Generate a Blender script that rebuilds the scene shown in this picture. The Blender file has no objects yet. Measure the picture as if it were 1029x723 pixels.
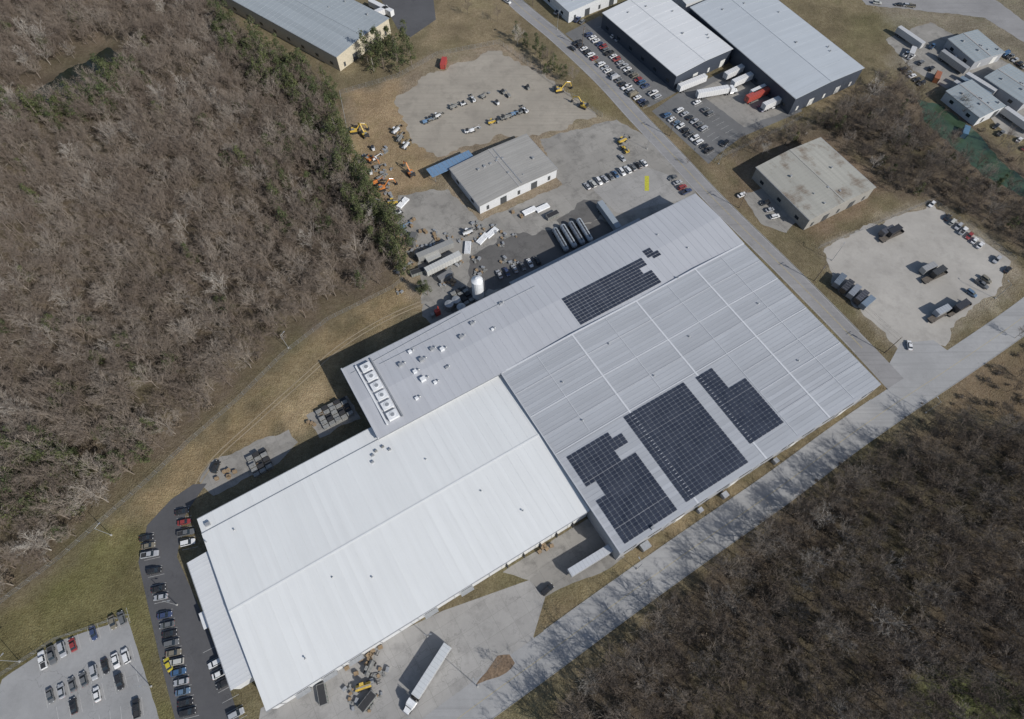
import bpy, math, random
import numpy as np
from mathutils import Vector, Matrix
from mathutils.geometry import tessellate_polygon
random.seed(7)
scene=bpy.context.scene
# ------------------------------------------------------------------ camera
CH=200.0; TH=math.radians(62.0); F=625.0
cam_d=bpy.data.cameras.new("camera"); cam=bpy.data.objects.new("camera",cam_d)
scene.collection.objects.link(cam); scene.camera=cam
cam.location=(0,0,CH); cam.rotation_euler=(math.radians(90)-TH,0,0)
cam_d.sensor_fit='HORIZONTAL'; cam_d.angle=2*math.atan(514.5/F); cam_d.clip_end=9000; cam_d.clip_start=1
ST,CT=math.sin(TH),math.cos(TH)
def G(u,v,z=0.0):
    """survey coordinates taken off the aerial photograph -> metres on the level z"""
    x=u-514.5; y=v-361.5
    m=y*CT+F*ST; dy=F*CT-y*ST
    t=(CH-z)/m
    return (t*x,t*dy)
ANG=math.radians(31.0)
E1=Vector((math.cos(ANG),math.sin(ANG))); E2=Vector((-math.sin(ANG),math.cos(ANG)))
# ------------------------------------------------------------------ light
sv=Vector((0.80,-0.60,0)).normalized(); el=math.radians(36)
S=Vector((sv.x*math.cos(el),sv.y*math.cos(el),math.sin(el)))
sd=bpy.data.lights.new("sun",'SUN'); so=bpy.data.objects.new("sun",sd); scene.collection.objects.link(so)
sd.energy=4.15; sd.angle=math.radians(0.5); sd.color=(1,0.965,0.91)
so.rotation_mode='QUATERNION'; so.rotation_quaternion=S.to_track_quat('Z','Y'); so.location=(100,-100,300)
w=bpy.data.worlds.new("World"); scene.world=w; w.use_nodes=True
nt=w.node_tree; bg=nt.nodes['Background']; sky=nt.nodes.new('ShaderNodeTexSky'); sky.sky_type='NISHITA'
sky.sun_disc=False; sky.sun_elevation=el; sky.sun_rotation=math.atan2(S.x,S.y)
nt.links.new(sky.outputs[0],bg.inputs[0]); bg.inputs[1].default_value=0.10
scene.view_settings.view_transform='Standard'; scene.view_settings.look='None'; scene.view_settings.exposure=0
# ------------------------------------------------------------------ materials
class NT:
    def __init__(s,name):
        s.m=bpy.data.materials.new(name); s.m.use_nodes=True; s.t=s.m.node_tree
        s.b=s.t.nodes['Principled BSDF']
    def n(s,typ,**k):
        x=s.t.nodes.new(typ)
        for a,b in k.items(): setattr(x,a,b)
        return x
    def l(s,a,b): s.t.links.new(a,b)
    def math(s,op,a,b=None,clamp=False):
        x=s.n('ShaderNodeMath',operation=op); x.use_clamp=clamp
        for i,q in enumerate((a,b)):
            if q is None: continue
            if isinstance(q,(int,float)): x.inputs[i].default_value=q
            else: s.l(q,x.inputs[i])
        return x.outputs[0]
    def mix(s,fac,a,b,blend='MIX'):
        x=s.n('ShaderNodeMix',data_type='RGBA',blend_type=blend)
        for i,q in ((0,fac),(6,a),(7,b)):
            if isinstance(q,(int,float)): x.inputs[i].default_value=q
            elif isinstance(q,tuple): x.inputs[i].default_value=(*q[:3],1)
            else: s.l(q,x.inputs[i])
        return x.outputs[2]
    def pos(s,obj=False,rot=0,scale=(1,1,1)):
        if obj: o=s.n('ShaderNodeTexCoord').outputs['Object']
        else: o=s.n('ShaderNodeNewGeometry').outputs['Position']
        mp=s.n('ShaderNodeMapping'); mp.inputs['Rotation'].default_value=(0,0,rot); mp.inputs['Scale'].default_value=scale
        s.l(o,mp.inputs[0]); return mp.outputs[0]
    def noise(s,vec,scale,detail=4,rough=.6,lo=.3,hi=.7):
        x=s.n('ShaderNodeTexNoise'); x.inputs['Scale'].default_value=scale; x.inputs['Detail'].default_value=detail
        x.inputs['Roughness'].default_value=rough; s.l(vec,x.inputs['Vector'])
        r=s.n('ShaderNodeMapRange'); r.inputs[1].default_value=lo; r.inputs[2].default_value=hi; s.l(x.outputs[0],r.inputs[0])
        return r.outputs[0]
    def bump(s,h,strength,dist):
        x=s.n('ShaderNodeBump'); x.inputs['Strength'].default_value=strength; x.inputs['Distance'].default_value=dist
        s.l(h,x.inputs['Height']); s.l(x.outputs[0],s.b.inputs['Normal'])
def sc(c,k): return tuple(min(1,x*k) for x in c)
def plain(name,c,rough=.6,metal=0,var=.12,scale=1.5):
    n=NT(name); p=n.pos(); f=n.noise(p,scale,2)
    n.l(n.mix(f,sc(c,1-var),sc(c,1+var)),n.b.inputs['Base Color'])
    n.b.inputs['Roughness'].default_value=rough; n.b.inputs['Metallic'].default_value=metal
    return n.m
def pavement(name,c,joint=0,stain=.35,rot=-ANG,crack=0,patch=0.0,streak=0,stc=.42):
    n=NT(name); p=n.pos(); 
    col=n.mix(n.noise(p,.05,4,.65,.3,.7),sc(c,.80),sc(c,1.15))
    col=n.mix(n.math('MULTIPLY',n.noise(p,.9,5,.7,.35,.7),.5),col,sc(c,.84))
    col=n.mix(n.math('MULTIPLY',n.noise(p,.16,6,.7,.5,.68),stain),col,sc(c,stc))
    col=n.mix(n.math('MULTIPLY',n.noise(p,5,2,.6,.45,.75),.3),col,sc(c,1.25))
    pr=n.pos(rot=rot)
    if patch:
        v=n.n('ShaderNodeTexVoronoi'); v.inputs['Scale'].default_value=.07; v.distance='CHEBYCHEV'; n.l(pr,v.inputs['Vector'])
        s=n.n('ShaderNodeSeparateColor'); n.l(v.outputs['Color'],s.inputs[0])
        col=n.mix(n.math('MULTIPLY',s.outputs[0],patch),col,sc(c,.6))
    if streak:
        ps=n.pos(rot=rot,scale=(.02,.9,1)); 
        col=n.mix(n.math('MULTIPLY',n.noise(ps,1,3,.6,.5,.7),streak),col,sc(c,.6))
    if joint:
        b=n.n('ShaderNodeTexBrick'); b.offset=0; n.l(pr,b.inputs['Vector']); b.inputs['Scale'].default_value=1
        b.inputs['Brick Width'].default_value=joint; b.inputs['Row Height'].default_value=joint; b.inputs['Mortar Size'].default_value=.05
        b.inputs['Color1'].default_value=(1,1,1,1); b.inputs['Color2'].default_value=(.9,.9,.9,1); b.inputs['Mortar'].default_value=(.65,.65,.63,1)
        col=n.mix(.7,col,b.outputs[0],'MULTIPLY')
    if crack:
        v=n.n('ShaderNodeTexVoronoi',feature='DISTANCE_TO_EDGE'); v.inputs['Scale'].default_value=.09
        wn=n.n('ShaderNodeTexNoise'); wn.inputs['Scale'].default_value=.25; wn.inputs['Detail'].default_value=5; n.l(p,wn.inputs['Vector'])
        va=n.n('ShaderNodeVectorMath',operation='ADD'); sc2=n.n('ShaderNodeVectorMath',operation='SCALE'); sc2.inputs['Scale'].default_value=14
        n.l(wn.outputs['Color'],sc2.inputs[0]); n.l(p,va.inputs[0]); n.l(sc2.outputs[0],va.inputs[1]); n.l(va.outputs[0],v.inputs['Vector'])
        k=n.math('LESS_THAN',v.outputs['Distance'],.012)
        k=n.math('MULTIPLY',k,n.noise(p,.06,2,.5,.42,.6))
        col=n.mix(n.math('MULTIPLY',k,crack),col,sc(c,.4))
    n.l(col,n.b.inputs['Base Color']); n.b.inputs['Roughness'].default_value=.9
    return n.m
def roofmat(name,c,axis,pw=1.0,var=.1,dirt=.25,rough=.5,rust=None):
    n=NT(name); p=n.pos(obj=True)
    sx=n.n('ShaderNodeSeparateXYZ'); n.l(p,sx.inputs[0]); comp=sx.outputs[1 if axis=='a' else 0]
    fl=n.math('FLOOR',n.math('DIVIDE',comp,pw)); wn=n.n('ShaderNodeTexWhiteNoise',noise_dimensions='1D'); n.l(fl,wn.inputs['W'])
    col=n.mix(wn.outputs[0],sc(c,1-var),sc(c,1+var*.6))
    st=n.pos(obj=True,scale=(.03,.8,1) if axis=='a' else (.8,.03,1))
    col=n.mix(n.math('MULTIPLY',n.noise(st,1,4,.7,.45,.75),dirt),col,sc(c,.68))
    col=n.mix(n.math('MULTIPLY',n.noise(p,.06,5,.6,.42,.7),dirt),col,sc(c,.78))
    col=n.mix(n.math('MULTIPLY',n.noise(p,2.5,3,.6,.5,.8),dirt),col,sc(c,.8))
    if rust: col=n.mix(n.math('MULTIPLY',n.noise(p,.11,5,.65,.53,.66),.8),col,rust)
    n.l(col,n.b.inputs['Base Color']); n.b.inputs['Roughness'].default_value=rough
    n.b.inputs['Specular IOR Level'].default_value=.3
    return n.m
M={}
M['asphalt']=pavement('asphalt_dark',(.085,.085,.09),stain=.25,crack=.4)
M['asphalt_mid']=pavement('asphalt_worn',(.15,.15,.15),stain=.3,crack=.4,patch=.2)
M['road']=pavement('asphalt_old_road',(.25,.245,.245),stain=.15,crack=.3,streak=.35,rot=math.radians(43))
M['road2']=pavement('concrete_road',(.31,.31,.31),stain=.15,crack=.25,streak=.4,rot=-ANG)
M['conc']=pavement('concrete_yard',(.33,.32,.305),joint=5,stain=.5,crack=.4,patch=.15)
M['conc_dirty']=pavement('concrete_yard_stained',(.30,.285,.26),joint=6,stain=.8,crack=.6,patch=.4)
M['lot']=pavement('lot_pale_paving',(.29,.29,.29),stain=.25,crack=.5,patch=.1)
M['gravel']=pavement('gravel_lot',(.36,.34,.31),stain=.5,stc=.6)
M['hard']=pavement('compacted_gravel',(.31,.28,.235),stain=.6,stc=.6,streak=.3)
M['wet']=pavement('oil_stained_tarmac',(.12,.115,.11),stain=.6,crack=.3)
M['track']=pavement('dirt_track',(.29,.235,.16),stain=.8,stc=.55)
M['kerb']=plain('kerb_concrete',(.33,.325,.31),.9)
M['walk']=plain('concrete_walk',(.40,.39,.37),.9)
M['paint_w']=plain('marking_white',(.42,.42,.41),.8,var=.25,scale=.8)
M['paint_y']=plain('marking_yellow',(.38,.31,.14),.8,var=.25)
M['patch_y']=plain('patch_yellow',(.42,.40,.04),.8,var=.2)
M['tyre']=plain('tyre_rubber',(.02,.02,.02),.85)
M['chrome']=plain('bare_metal',(.45,.45,.46),.35,.7)
M['dark']=plain('dark_underframe',(.03,.03,.032),.7)
M['lampw']=plain('lamp_lens',(.8,.8,.78),.2); M['lampr']=plain('tail_lens',(.45,.02,.02),.3)
M['white']=plain('white_paint',(.66,.67,.68),.4,var=.08)
M['orange']=plain('machine_orange',(.52,.19,.05),.55,var=.2)
M['yellow']=plain('machine_yellow',(.55,.38,.07),.55,var=.2)
M['mgrey']=plain('machine_grey',(.22,.22,.21),.55,var=.3)
M['red']=plain('red_paint',(.42,.06,.04),.5)
M['blue']=plain('blue_paint',(.14,.23,.35),.5)
M['green']=plain('green_paint',(.07,.13,.09),.6)
M['wood']=plain('weathered_wood',(.25,.18,.11),.85,var=.3)
M['mulch']=plain('bark_mulch',(.17,.12,.08),.95,var=.4)
M['deck']=plain('flatbed_deck',(.10,.085,.07),.85,var=.3)
M['pole']=plain('pole_wood',(.14,.11,.085),.85)
M['steel']=plain('galvanised_steel',(.36,.37,.38),.5,.4)
M['wall_w']=plain('wall_white_metal',(.55,.56,.57),.6,var=.08)
M['wall_g']=plain('wall_grey_metal',(.32,.33,.35),.6,var=.08)
M['wall_d']=plain('wall_dark_blue',(.045,.055,.075),.6)
M['wall_b']=plain('wall_beige',(.5,.45,.35),.7)
M['wall_t']=plain('wall_taupe',(.27,.26,.24),.7)
M['door']=plain('door_dark',(.06,.065,.07),.6); M['doorw']=plain('dock_door_white',(.6,.6,.58),.6)
n=NT('glass_dark'); n.l(n.mix(n.noise(n.pos(),2,1),(.015,.02,.025),(.03,.04,.05)),n.b.inputs['Base Color']); n.b.inputs['Roughness'].default_value=.08; M['glass']=n.m
n=NT('car_paint'); oi=n.n('ShaderNodeObjectInfo'); n.l(n.mix(n.math('MULTIPLY',n.noise(n.pos(),3,2),.15),oi.outputs['Color'],(.2,.19,.17)),n.b.inputs['Base Color']); n.b.inputs['Roughness'].default_value=.28; n.b.inputs['Coat Weight'].default_value=.5; M['car']=n.m
n=NT('solar_cell'); p=n.pos(obj=True)
n.l(n.mix(n.noise(p,.25),(.022,.027,.042),(.048,.055,.075)),n.b.inputs['Base Color']); n.b.inputs['Roughness'].default_value=.22; M['solar']=n.m
def water(name,c):
    n=NT(name); p=n.pos(); n.l(n.mix(n.noise(p,.15),sc(c,.7),sc(c,1.3)),n.b.inputs['Base Color']); n.b.inputs['Roughness'].default_value=.12; n.bump(n.noise(p,2),.1,.05); return n.m
M['pond']=water('pond_water',(.015,.02,.014)); M['stream']=water('stream_water',(.045,.075,.045))
def barkm(name,k):
    n=NT(name); oi=n.n('ShaderNodeObjectInfo'); cr=n.n('ShaderNodeValToRGB')
    cr.color_ramp.elements[0].color=(*sc((.15,.12,.098),k),1); cr.color_ramp.elements[1].color=(*sc((.40,.37,.33),k),1); cr.color_ramp.elements[1].position=1
    for ps,cc in ((.55,(.20,.165,.135)),(.95,(.275,.24,.205))): e=cr.color_ramp.elements.new(ps); e.color=(*sc(cc,k),1)
    n.l(oi.outputs['Random'],cr.inputs[0]); n.l(cr.outputs[0],n.b.inputs['Base Color']); n.b.inputs['Roughness'].default_value=.9; n.b.inputs['Specular IOR Level'].default_value=.15; return n.m
M['bark']=barkm('bare_bark',1.05); M['bark2']=barkm('bare_bark_dark',.76)
def leafm(name,c0,c1):
    n=NT(name); oi=n.n('ShaderNodeObjectInfo'); c=n.mix(oi.outputs['Random'],c0,c1)
    c=n.mix(n.noise(n.pos(),1.3,2,.6,.35,.65),c,sc(c0,.5)); n.l(c,n.b.inputs['Base Color']); n.b.inputs['Roughness'].default_value=.8; return n.m
M['leaf']=leafm('evergreen_needles',(.065,.085,.03),(.115,.125,.042))
M['dryleaf']=leafm('dry_brush',(.17,.13,.09),(.21,.17,.125))
# ------------------------------------------------------------------ mesh builder
class MB:
    def __init__(s): s.v=[];s.f=[];s.m=[];s.mats=[]
    def mi(s,k):
        if k not in s.mats: s.mats.append(k)
        return s.mats.index(k)
    def add(s,vs,fs,k):
        o=len(s.v); s.v+= [tuple(x) for x in vs]; i=s.mi(k)
        for f in fs: s.f.append(tuple(o+q for q in f)); s.m.append(i)
    def box(s,c,d,k,rz=0,ry=0,taper=1.0):
        R=Matrix.Rotation(rz,3,'Z')@Matrix.Rotation(ry,3,'Y'); vs=[]
        for z in (-.5,.5):
            t=taper if z>0 else 1
            for x,y in ((-.5,-.5),(.5,-.5),(.5,.5),(-.5,.5)):
                vs.append(Vector(c)+R@Vector((x*d[0]*t,y*d[1]*t,z*d[2])))
        s.add(vs,[(3,2,1,0),(4,5,6,7),(0,1,5,4),(1,2,6,5),(2,3,7,6),(3,0,4,7)],k)
    def tube(s,p,q,r0,r1,k,n=5,cap=True):
        p=Vector(p);q=Vector(q);d=(q-p).normalized(); a=d.orthogonal().normalized(); b=d.cross(a); vs=[]
        for c,r in ((p,r0),(q,r1)):
            for i in range(n):
                t=2*math.pi*i/n; vs.append(c+a*(r*math.cos(t))+b*(r*math.sin(t)))
        fs=[(i,(i+1)%n,n+(i+1)%n,n+i) for i in range(n)]
        if cap: fs+= [tuple(range(n))[::-1],tuple(range(n,2*n))]
        s.add(vs,fs,k)
    def loft(s,rings,k,cap=True):
        n=len(rings[0]); vs=[p for r in rings for p in r]; fs=[]
        for j in range(len(rings)-1):
            for i in range(n): fs.append((j*n+i,j*n+(i+1)%n,(j+1)*n+(i+1)%n,(j+1)*n+i))
        if cap: fs+=[tuple(range(n))[::-1],tuple(range((len(rings)-1)*n,len(rings)*n))]
        s.add(vs,fs,k)
    def prism(s,prof,y0,y1,k):
        n=len(prof); vs=[(x,y0,z) for x,z in prof]+[(x,y1,z) for x,z in prof]
        s.add(vs,[tuple(range(n)),tuple(range(n,2*n))[::-1]]+[(i,n+i,n+(i+1)%n,(i+1)%n) for i in range(n)],k)
    def mesh(s,name,fix=True):
        me=bpy.data.meshes.new(name); me.from_pydata(s.v,[],s.f)
        for k in s.mats: me.materials.append(M[k])
        me.polygons.foreach_set('material_index',s.m); 
        if fix:
            import bmesh
            bm=bmesh.new(); bm.from_mesh(me); bmesh.ops.recalc_face_normals(bm,faces=bm.faces); bm.to_mesh(me); bm.free()
        me.update(); return me
def place(name,me,loc=(0,0,0),rz=0,parent=None,scale=1,color=None):
    o=bpy.data.objects.new(name,me); scene.collection.objects.link(o)
    o.location=loc; o.rotation_euler=(0,0,rz); o.scale=(scale,)*3 if not isinstance(scale,tuple) else scale
    if parent: o.parent=parent
    if color: o.color=(*color,1)
    return o
def empty(name,loc=(0,0,0),rz=0):
    return place(name,None,loc,rz)
# ------------------------------------------------------------------ noise + ground
def vn(x,y,scale,seed):
    r=np.random.RandomState(seed).rand(256,256); fx=x/scale;fy=y/scale; ix=np.floor(fx).astype(int);iy=np.floor(fy).astype(int)
    tx=fx-ix;ty=fy-iy;tx=tx*tx*(3-2*tx);ty=ty*ty*(3-2*ty)
    g=lambda a,b:r[a%256,b%256]
    return (g(ix,iy)*(1-tx)+g(ix+1,iy)*tx)*(1-ty)+(g(ix,iy+1)*(1-tx)+g(ix+1,iy+1)*tx)*ty
def fbm(x,y,scale,seed): return sum(vn(x,y,scale/2**i,seed+i)*.5**i for i in range(4))/1.875
def psd(X,Y,poly):
    P=np.array(poly); ins=np.zeros(X.shape,bool); D=np.full(X.shape,1e9)
    for i in range(len(P)):
        x1,y1=P[i];x2,y2=P[(i+1)%len(P)]
        c=((y1>Y)!=(y2>Y)); 
        with np.errstate(divide='ignore',invalid='ignore'): xx=(x2-x1)*(Y-y1)/(y2-y1+1e-12)+x1
        ins^= c&(X<xx)
        L=(x2-x1)**2+(y2-y1)**2+1e-9; t=np.clip(((X-x1)*(x2-x1)+(Y-y1)*(y2-y1))/L,0,1)
        D=np.minimum(D,np.hypot(X-x1-t*(x2-x1),Y-y1-t*(y2-y1)))
    return np.where(ins,D,-D)
def W(px): return [G(*p) for p in px]
woodsL=[(-90,-75),(200,-75),(213,5),(240,45),(285,72),(325,95),(340,140),(358,190),(385,235),(402,268),(392,285),(330,315),(285,350),(235,398),(180,440),(105,515),(45,575),(-10,615),(-90,660)]
woodsR=[(1130,440),(1040,440),(985,418),(930,428),(866,458),(796,512),(726,561),(660,614),(606,666),(552,725),(520,800),(1130,800)]
woodsM=[(735,154),(800,130),(862,95),(905,78),(925,100),(960,108),(1029,168),(1090,215),(1090,300),(1029,262),(985,225),(935,200),(900,198),(872,168),(830,136),(790,148),(745,165)]
pondP=[(30,97),(60,74),(85,62),(108,48),(126,56),(118,78),(88,94),(55,110),(35,108)]
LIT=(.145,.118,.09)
paint=[
 ([(-90,700),(-20,630),(60,580),(115,525),(150,522),(145,565),(165,660),(190,800),(-90,800)],(.175,.155,.08),3),
 ([(400,283),(425,300),(345,355),(335,385),(345,410),(300,425),(265,445),(215,478),(190,490),(148,528),(125,525),(180,462),(240,410),(300,355)],(.29,.225,.135),4),
 ([(240,405),(300,360),(320,345),(330,372),(290,400),(250,430)],(.24,.195,.12),4),
 ([(280,420),(330,385),(345,400),(330,410),(290,430)],(.38,.30,.19),3),
 ([(342,92),(400,76),(430,55),(500,40),(548,72),(602,112),(645,140),(695,190),(560,265),(420,305),(400,270),(385,225),(360,180),(345,130)],(.29,.24,.18),2.5),
 ([(345,92),(402,80),(415,130),(440,150),(440,190),(395,205),(380,210),(360,172)],(.33,.25,.16),4),
 ([(430,-60),(500,-60),(520,0),(545,30),(500,42),(440,52),(430,40)],(.25,.205,.135),4),
 ([(735,165),(830,130),(895,190),(820,245),(770,222),(730,205)],(.21,.16,.115),3),
 ([(820,250),(935,200),(1025,260),(1015,300),(930,355),(900,355),(870,320)],(.29,.255,.2),2.5),
 ([(610,575),(895,383),(900,396),(640,590),(555,650),(535,605)],(.235,.19,.12),2),
 ([(880,-40),(1090,-40),(1090,120),(1000,90),(940,95),(900,70)],(.23,.205,.16),5),
 ([(560,95),(590,70),(655,112),(660,135),(640,125)],(.2,.165,.1),3),
 ([(655,120),(720,165),(800,120),(790,112),(860,85),(880,90),(800,130),(735,158),(740,200)],(.24,.19,.13),3),
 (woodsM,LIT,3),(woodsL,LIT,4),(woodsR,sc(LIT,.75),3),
 ([(960,385),(1040,335),(1130,300),(1130,450),(1040,445),(985,418),(930,436)],(.2,.155,.105),4),
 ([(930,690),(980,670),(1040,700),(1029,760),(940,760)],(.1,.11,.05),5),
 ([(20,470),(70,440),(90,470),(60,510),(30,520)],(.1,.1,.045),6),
]
xs=np.concatenate([[-4500,-2500,-1300,-800,-550,-440],np.arange(-380,380.1,1.5),[440,550,800,1300,2500,4500]])
ys=np.concatenate([[-4500,-2500,-1200,-600,-300,-150],np.arange(-90,430.1,1.5),[480,560,700,1000,1600,3000,6000]])
X,Y=np.meshgrid(xs,ys); col=np.zeros(X.shape+(3,)); 
n1=fbm(X,Y,30,3); n2=fbm(X,Y,8,11); n3=fbm(X,Y,3,21)
col[:]=(.2,.17,.11)
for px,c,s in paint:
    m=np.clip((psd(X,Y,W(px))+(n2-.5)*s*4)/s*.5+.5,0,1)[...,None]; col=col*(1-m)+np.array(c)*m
gr=np.clip((n1-.5)*4,0,1)[...,None]*.35; col=col*(1-gr)+col*np.array((.8,.95,.7))*gr
col*= (.68+.64*n2)[...,None]; col*=(.8+.4*n3)[...,None]
wl=np.maximum(psd(X,Y,W(woodsL)),psd(X,Y,W(woodsR)))
Zg=np.clip((wl-4)/25,0,1)*(fbm(X,Y,45,77)*6-1.4)
pd=psd(X,Y,W(pondP)); Zg*=np.clip((-pd-3)/12,0,1)
far=np.clip((np.maximum(abs(X)-380,np.maximum(Y-430,-90-Y)))/100,0,1); Zg=Zg*(1-far)
V=np.stack([X,Y,Zg],-1).reshape(-1,3); ny,nx=X.shape; idx=np.arange(nx*ny).reshape(ny,nx)
Fq=np.stack([idx[:-1,:-1],idx[:-1,1:],idx[1:,1:],idx[1:,:-1]],-1).reshape(-1,4)
me=bpy.data.meshes.new('ground'); me.vertices.add(len(V)); me.vertices.foreach_set('co',V.ravel()); me.loops.add(Fq.size); me.loops.foreach_set('vertex_index',Fq.ravel().astype(np.int32))
me.polygons.add(len(Fq)); me.polygons.foreach_set('loop_start',(np.arange(len(Fq))*4).astype(np.int32)); me.polygons.foreach_set('use_smooth',np.ones(len(Fq),bool))
me.update(calc_edges=True); me.validate()
ca=me.color_attributes.new('soil','FLOAT_COLOR','POINT'); cc=np.ones((len(V),4)); cc[:,:3]=col.reshape(-1,3); ca.data.foreach_set('color',cc.ravel())
n=NT('ground_soil_grass'); at=n.n('ShaderNodeAttribute',attribute_name='soil'); p=n.pos()
c=n.mix(n.noise(p,.7,5,.7,.3,.7),at.outputs[0],(.55,.5,.45),'MULTIPLY'); c=n.mix(n.math('MULTIPLY',n.noise(p,2.2,3,.7,.45,.75),.6),c,n.mix(1,at.outputs[0],(1.6,1.58,1.5),'MULTIPLY'))
c=n.mix(n.math('MULTIPLY',n.noise(p,.12,4,.7,.5,.75),.4),c,n.mix(1,at.outputs[0],(.6,.68,.5),'MULTIPLY'))
n.l(c,n.b.inputs['Base Color']); n.b.inputs['Roughness'].default_value=1; n.b.inputs['Specular IOR Level'].default_value=.1; n.bump(n.noise(p,1.8,3,.7),.8,.25)
me.materials.append(n.m); place('ground',me)
def gz(x,y):
    i=np.clip(np.searchsorted(xs,x)-1,0,nx-2); j=np.clip(np.searchsorted(ys,y)-1,0,ny-2); return float(Zg[j,i])
# ------------------------------------------------------------------ flat sheets
def sheet(name,poly,z,mat,jit=0,world=False,seed=1):
    P=poly if world else W(poly); rng=random.Random(seed)
    if jit:
        Q=[]
        for i in range(len(P)):
            a=Vector(P[i]);b=Vector(P[(i+1)%len(P)]); L=(b-a).length; k=max(1,int(L/1.5)); nrm=Vector((-(b-a).y,(b-a).x)).normalized()
            for j in range(k):
                q=a.lerp(b,j/k); Q.append(q+nrm*(rng.uniform(-1,1)*jit*.6+math.sin(q.x*.3+q.y*.2)*jit*.8+math.sin(q.x*.9-q.y*.7)*jit*.4))
        P=[tuple(q) for q in Q]
    vs=[(x,y,z) for x,y in P]; tris=tessellate_polygon([[Vector(v) for v in vs]])
    fs=[]
    for t in tris:
        a,b,c=[Vector(vs[i]) for i in t]
        fs.append(tuple(t) if (b-a).cross(c-a).z>0 else tuple(reversed(t)))
    me=bpy.data.meshes.new(name); me.from_pydata(vs,[],fs); me.materials.append(M[mat]); return place(name,me)
def strip_pts(px,world=False):
    P=[Vector(p) for p in (px if world else W(px))]
    Q=[]
    for i in range(len(P)-1):
        p0=P[max(i-1,0)];p1=P[i];p2=P[i+1];p3=P[min(i+2,len(P)-1)]; k=max(2,int((p2-p1).length/4))
        for j in range(k):
            t=j/k; Q.append(.5*((2*p1)+(p2-p0)*t+(2*p0-5*p1+4*p2-p3)*t*t+(3*p1-p0-3*p2+p3)*t**3))
    Q.append(P[-1]); return Q
def offs(Q,d):
    R=[]
    for i,q in enumerate(Q):
        t=(Q[min(i+1,len(Q)-1)]-Q[max(i-1,0)]).normalized(); R.append(q+Vector((-t.y,t.x))*d)
    return R
def band(mb,Q,d0,d1,z,k,i0=0,i1=None,dash=None):
    A=offs(Q,d0);B=offs(Q,d1); i1=i1 or len(Q)-1
    for i in range(i0,i1):
        if dash and (i//dash)%2: continue
        mb.add([(A[i].x,A[i].y,z),(A[i+1].x,A[i+1].y,z),(B[i+1].x,B[i+1].y,z),(B[i].x,B[i].y,z)],[(3,2,1,0) if d1>d0 else (0,1,2,3)],k)
def kerb(mb,Q,d,z,i0,i1,h=.12,wd=.16,k='kerb'):
    A=offs(Q,d-wd/2);B=offs(Q,d+wd/2)
    for i in range(i0,i1):
        a,b,c,e=A[i],A[i+1],B[i+1],B[i]
        mb.add([(q.x,q.y,zz) for zz in (z,z+h) for q in (a,b,c,e)],[(4,5,6,7),(0,1,5,4),(2,3,7,6),(1,2,6,5),(3,0,4,7)],k)
sheet('concrete_yard',[(250,790),(262,712),(300,690),(345,662),(445,614),(532,583),(548,600),(536,640),(551,660),(480,712),(420,790)],.02,'conc')
sheet('dock_lane',[(532,583),(505,575),(548,548),(600,515),(628,560),(612,572),(562,592),(548,600)],.02,'conc_dirty',.15)
sheet('access_drive',[(208,486),(196,502),(184,522),(178,560),(200,610),(222,665),(262,790),(188,790),(176,723),(160,660),(139,565),(148,528),(172,502),(194,487)],.024,'asphalt')
sheet('car_park',[(2,683),(58,645),(128,621),(160,723),(175,790),(-30,790)],.02,'lot',.1)
sheet('loading_apron',[(200,484),(214,463),(268,440),(290,432),(300,445),(280,465),(215,498)],.016,'conc_dirty',.4)
sheet('storage_slab',[(308,418),(348,398),(362,420),(322,440)],.016,'conc_dirty',.4)
sheet('north_yard_paving',[(542,140),(620,120),(660,142),(690,176),(704,200),(640,250),(560,285),(440,330),(425,318),(418,250),(395,215),(400,196),(450,190),(484,222),(565,186)],.016,'conc_dirty',.6)
sheet('stained_tarmac',[(470,262),(500,240),(545,232),(600,222),(640,232),(560,272),(500,290),(468,300)],.022,'wet',1.0)
sheet('stained_tarmac',[(560,222),(580,205),(600,200),(612,206),(596,224),(570,232)],.026,'wet',.8,seed=5)
sheet('compound_hardstanding',[(398,100),(430,75),(500,50),(545,75),(598,116),(545,136),(500,138),(440,158),(412,145)],.014,'hard',1.2)
sheet('asphalt_yard',[(366,-30),(432,-30),(438,20),(412,38),(400,30)],.02,'asphalt')
sheet('office_car_park',[(568,34),(603,16),(682,92),(652,108)],.02,'asphalt_mid')
sheet('truck_court',[(655,112),(684,92),(740,66),(790,80),(806,112),(745,138),(722,155),(712,165)],.02,'asphalt_mid')
sheet('truck_court_concrete',[(700,92),(742,70),(792,84),(800,108),(748,128)],.026,'conc_dirty',.2)
sheet('gravel_lot',[(826,252),(860,232),(935,206),(1014,262),(1008,288),(965,318),(948,345),(905,352),(880,325),(838,288)],.016,'gravel',.9)
sheet('lot_driveway',[(905,345),(938,342),(965,362),(915,398),(890,372)],.02,'road2')
sheet('depot_paving',[(890,40),(935,22),(1060,90),(1060,150),(1010,135),(985,110),(955,92),(915,70)],.016,'conc_dirty',.5)
sheet('depot_drive',[(840,-30),(950,-30),(1000,0),(1060,45),(1060,62),(990,18),(935,12),(870,5)],.02,'road',.4)
sheet('workshop_apron',[(745,195),(775,188),(808,215),(790,235),(765,225)],.02,'conc_dirty',.3)
sheet('dock_forecourt',[(590,185),(640,165),(672,176),(690,200),(620,215)],.03,'conc',.2)
sheet('added_yellow_patch',[(647.8,177),(652.2,177),(652.2,192),(647.8,192)],.036,'patch_y')  # added flat yellow patch for an unexplained mark, no known loading bay
sheet('pond_water',pondP,.12,'pond',.8)
sheet('stream_water',[(922,100),(945,106),(982,134),(1010,165),(1040,186),(1040,202),(990,178),(955,144),(930,122)],.02,'stream',.7)
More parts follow.
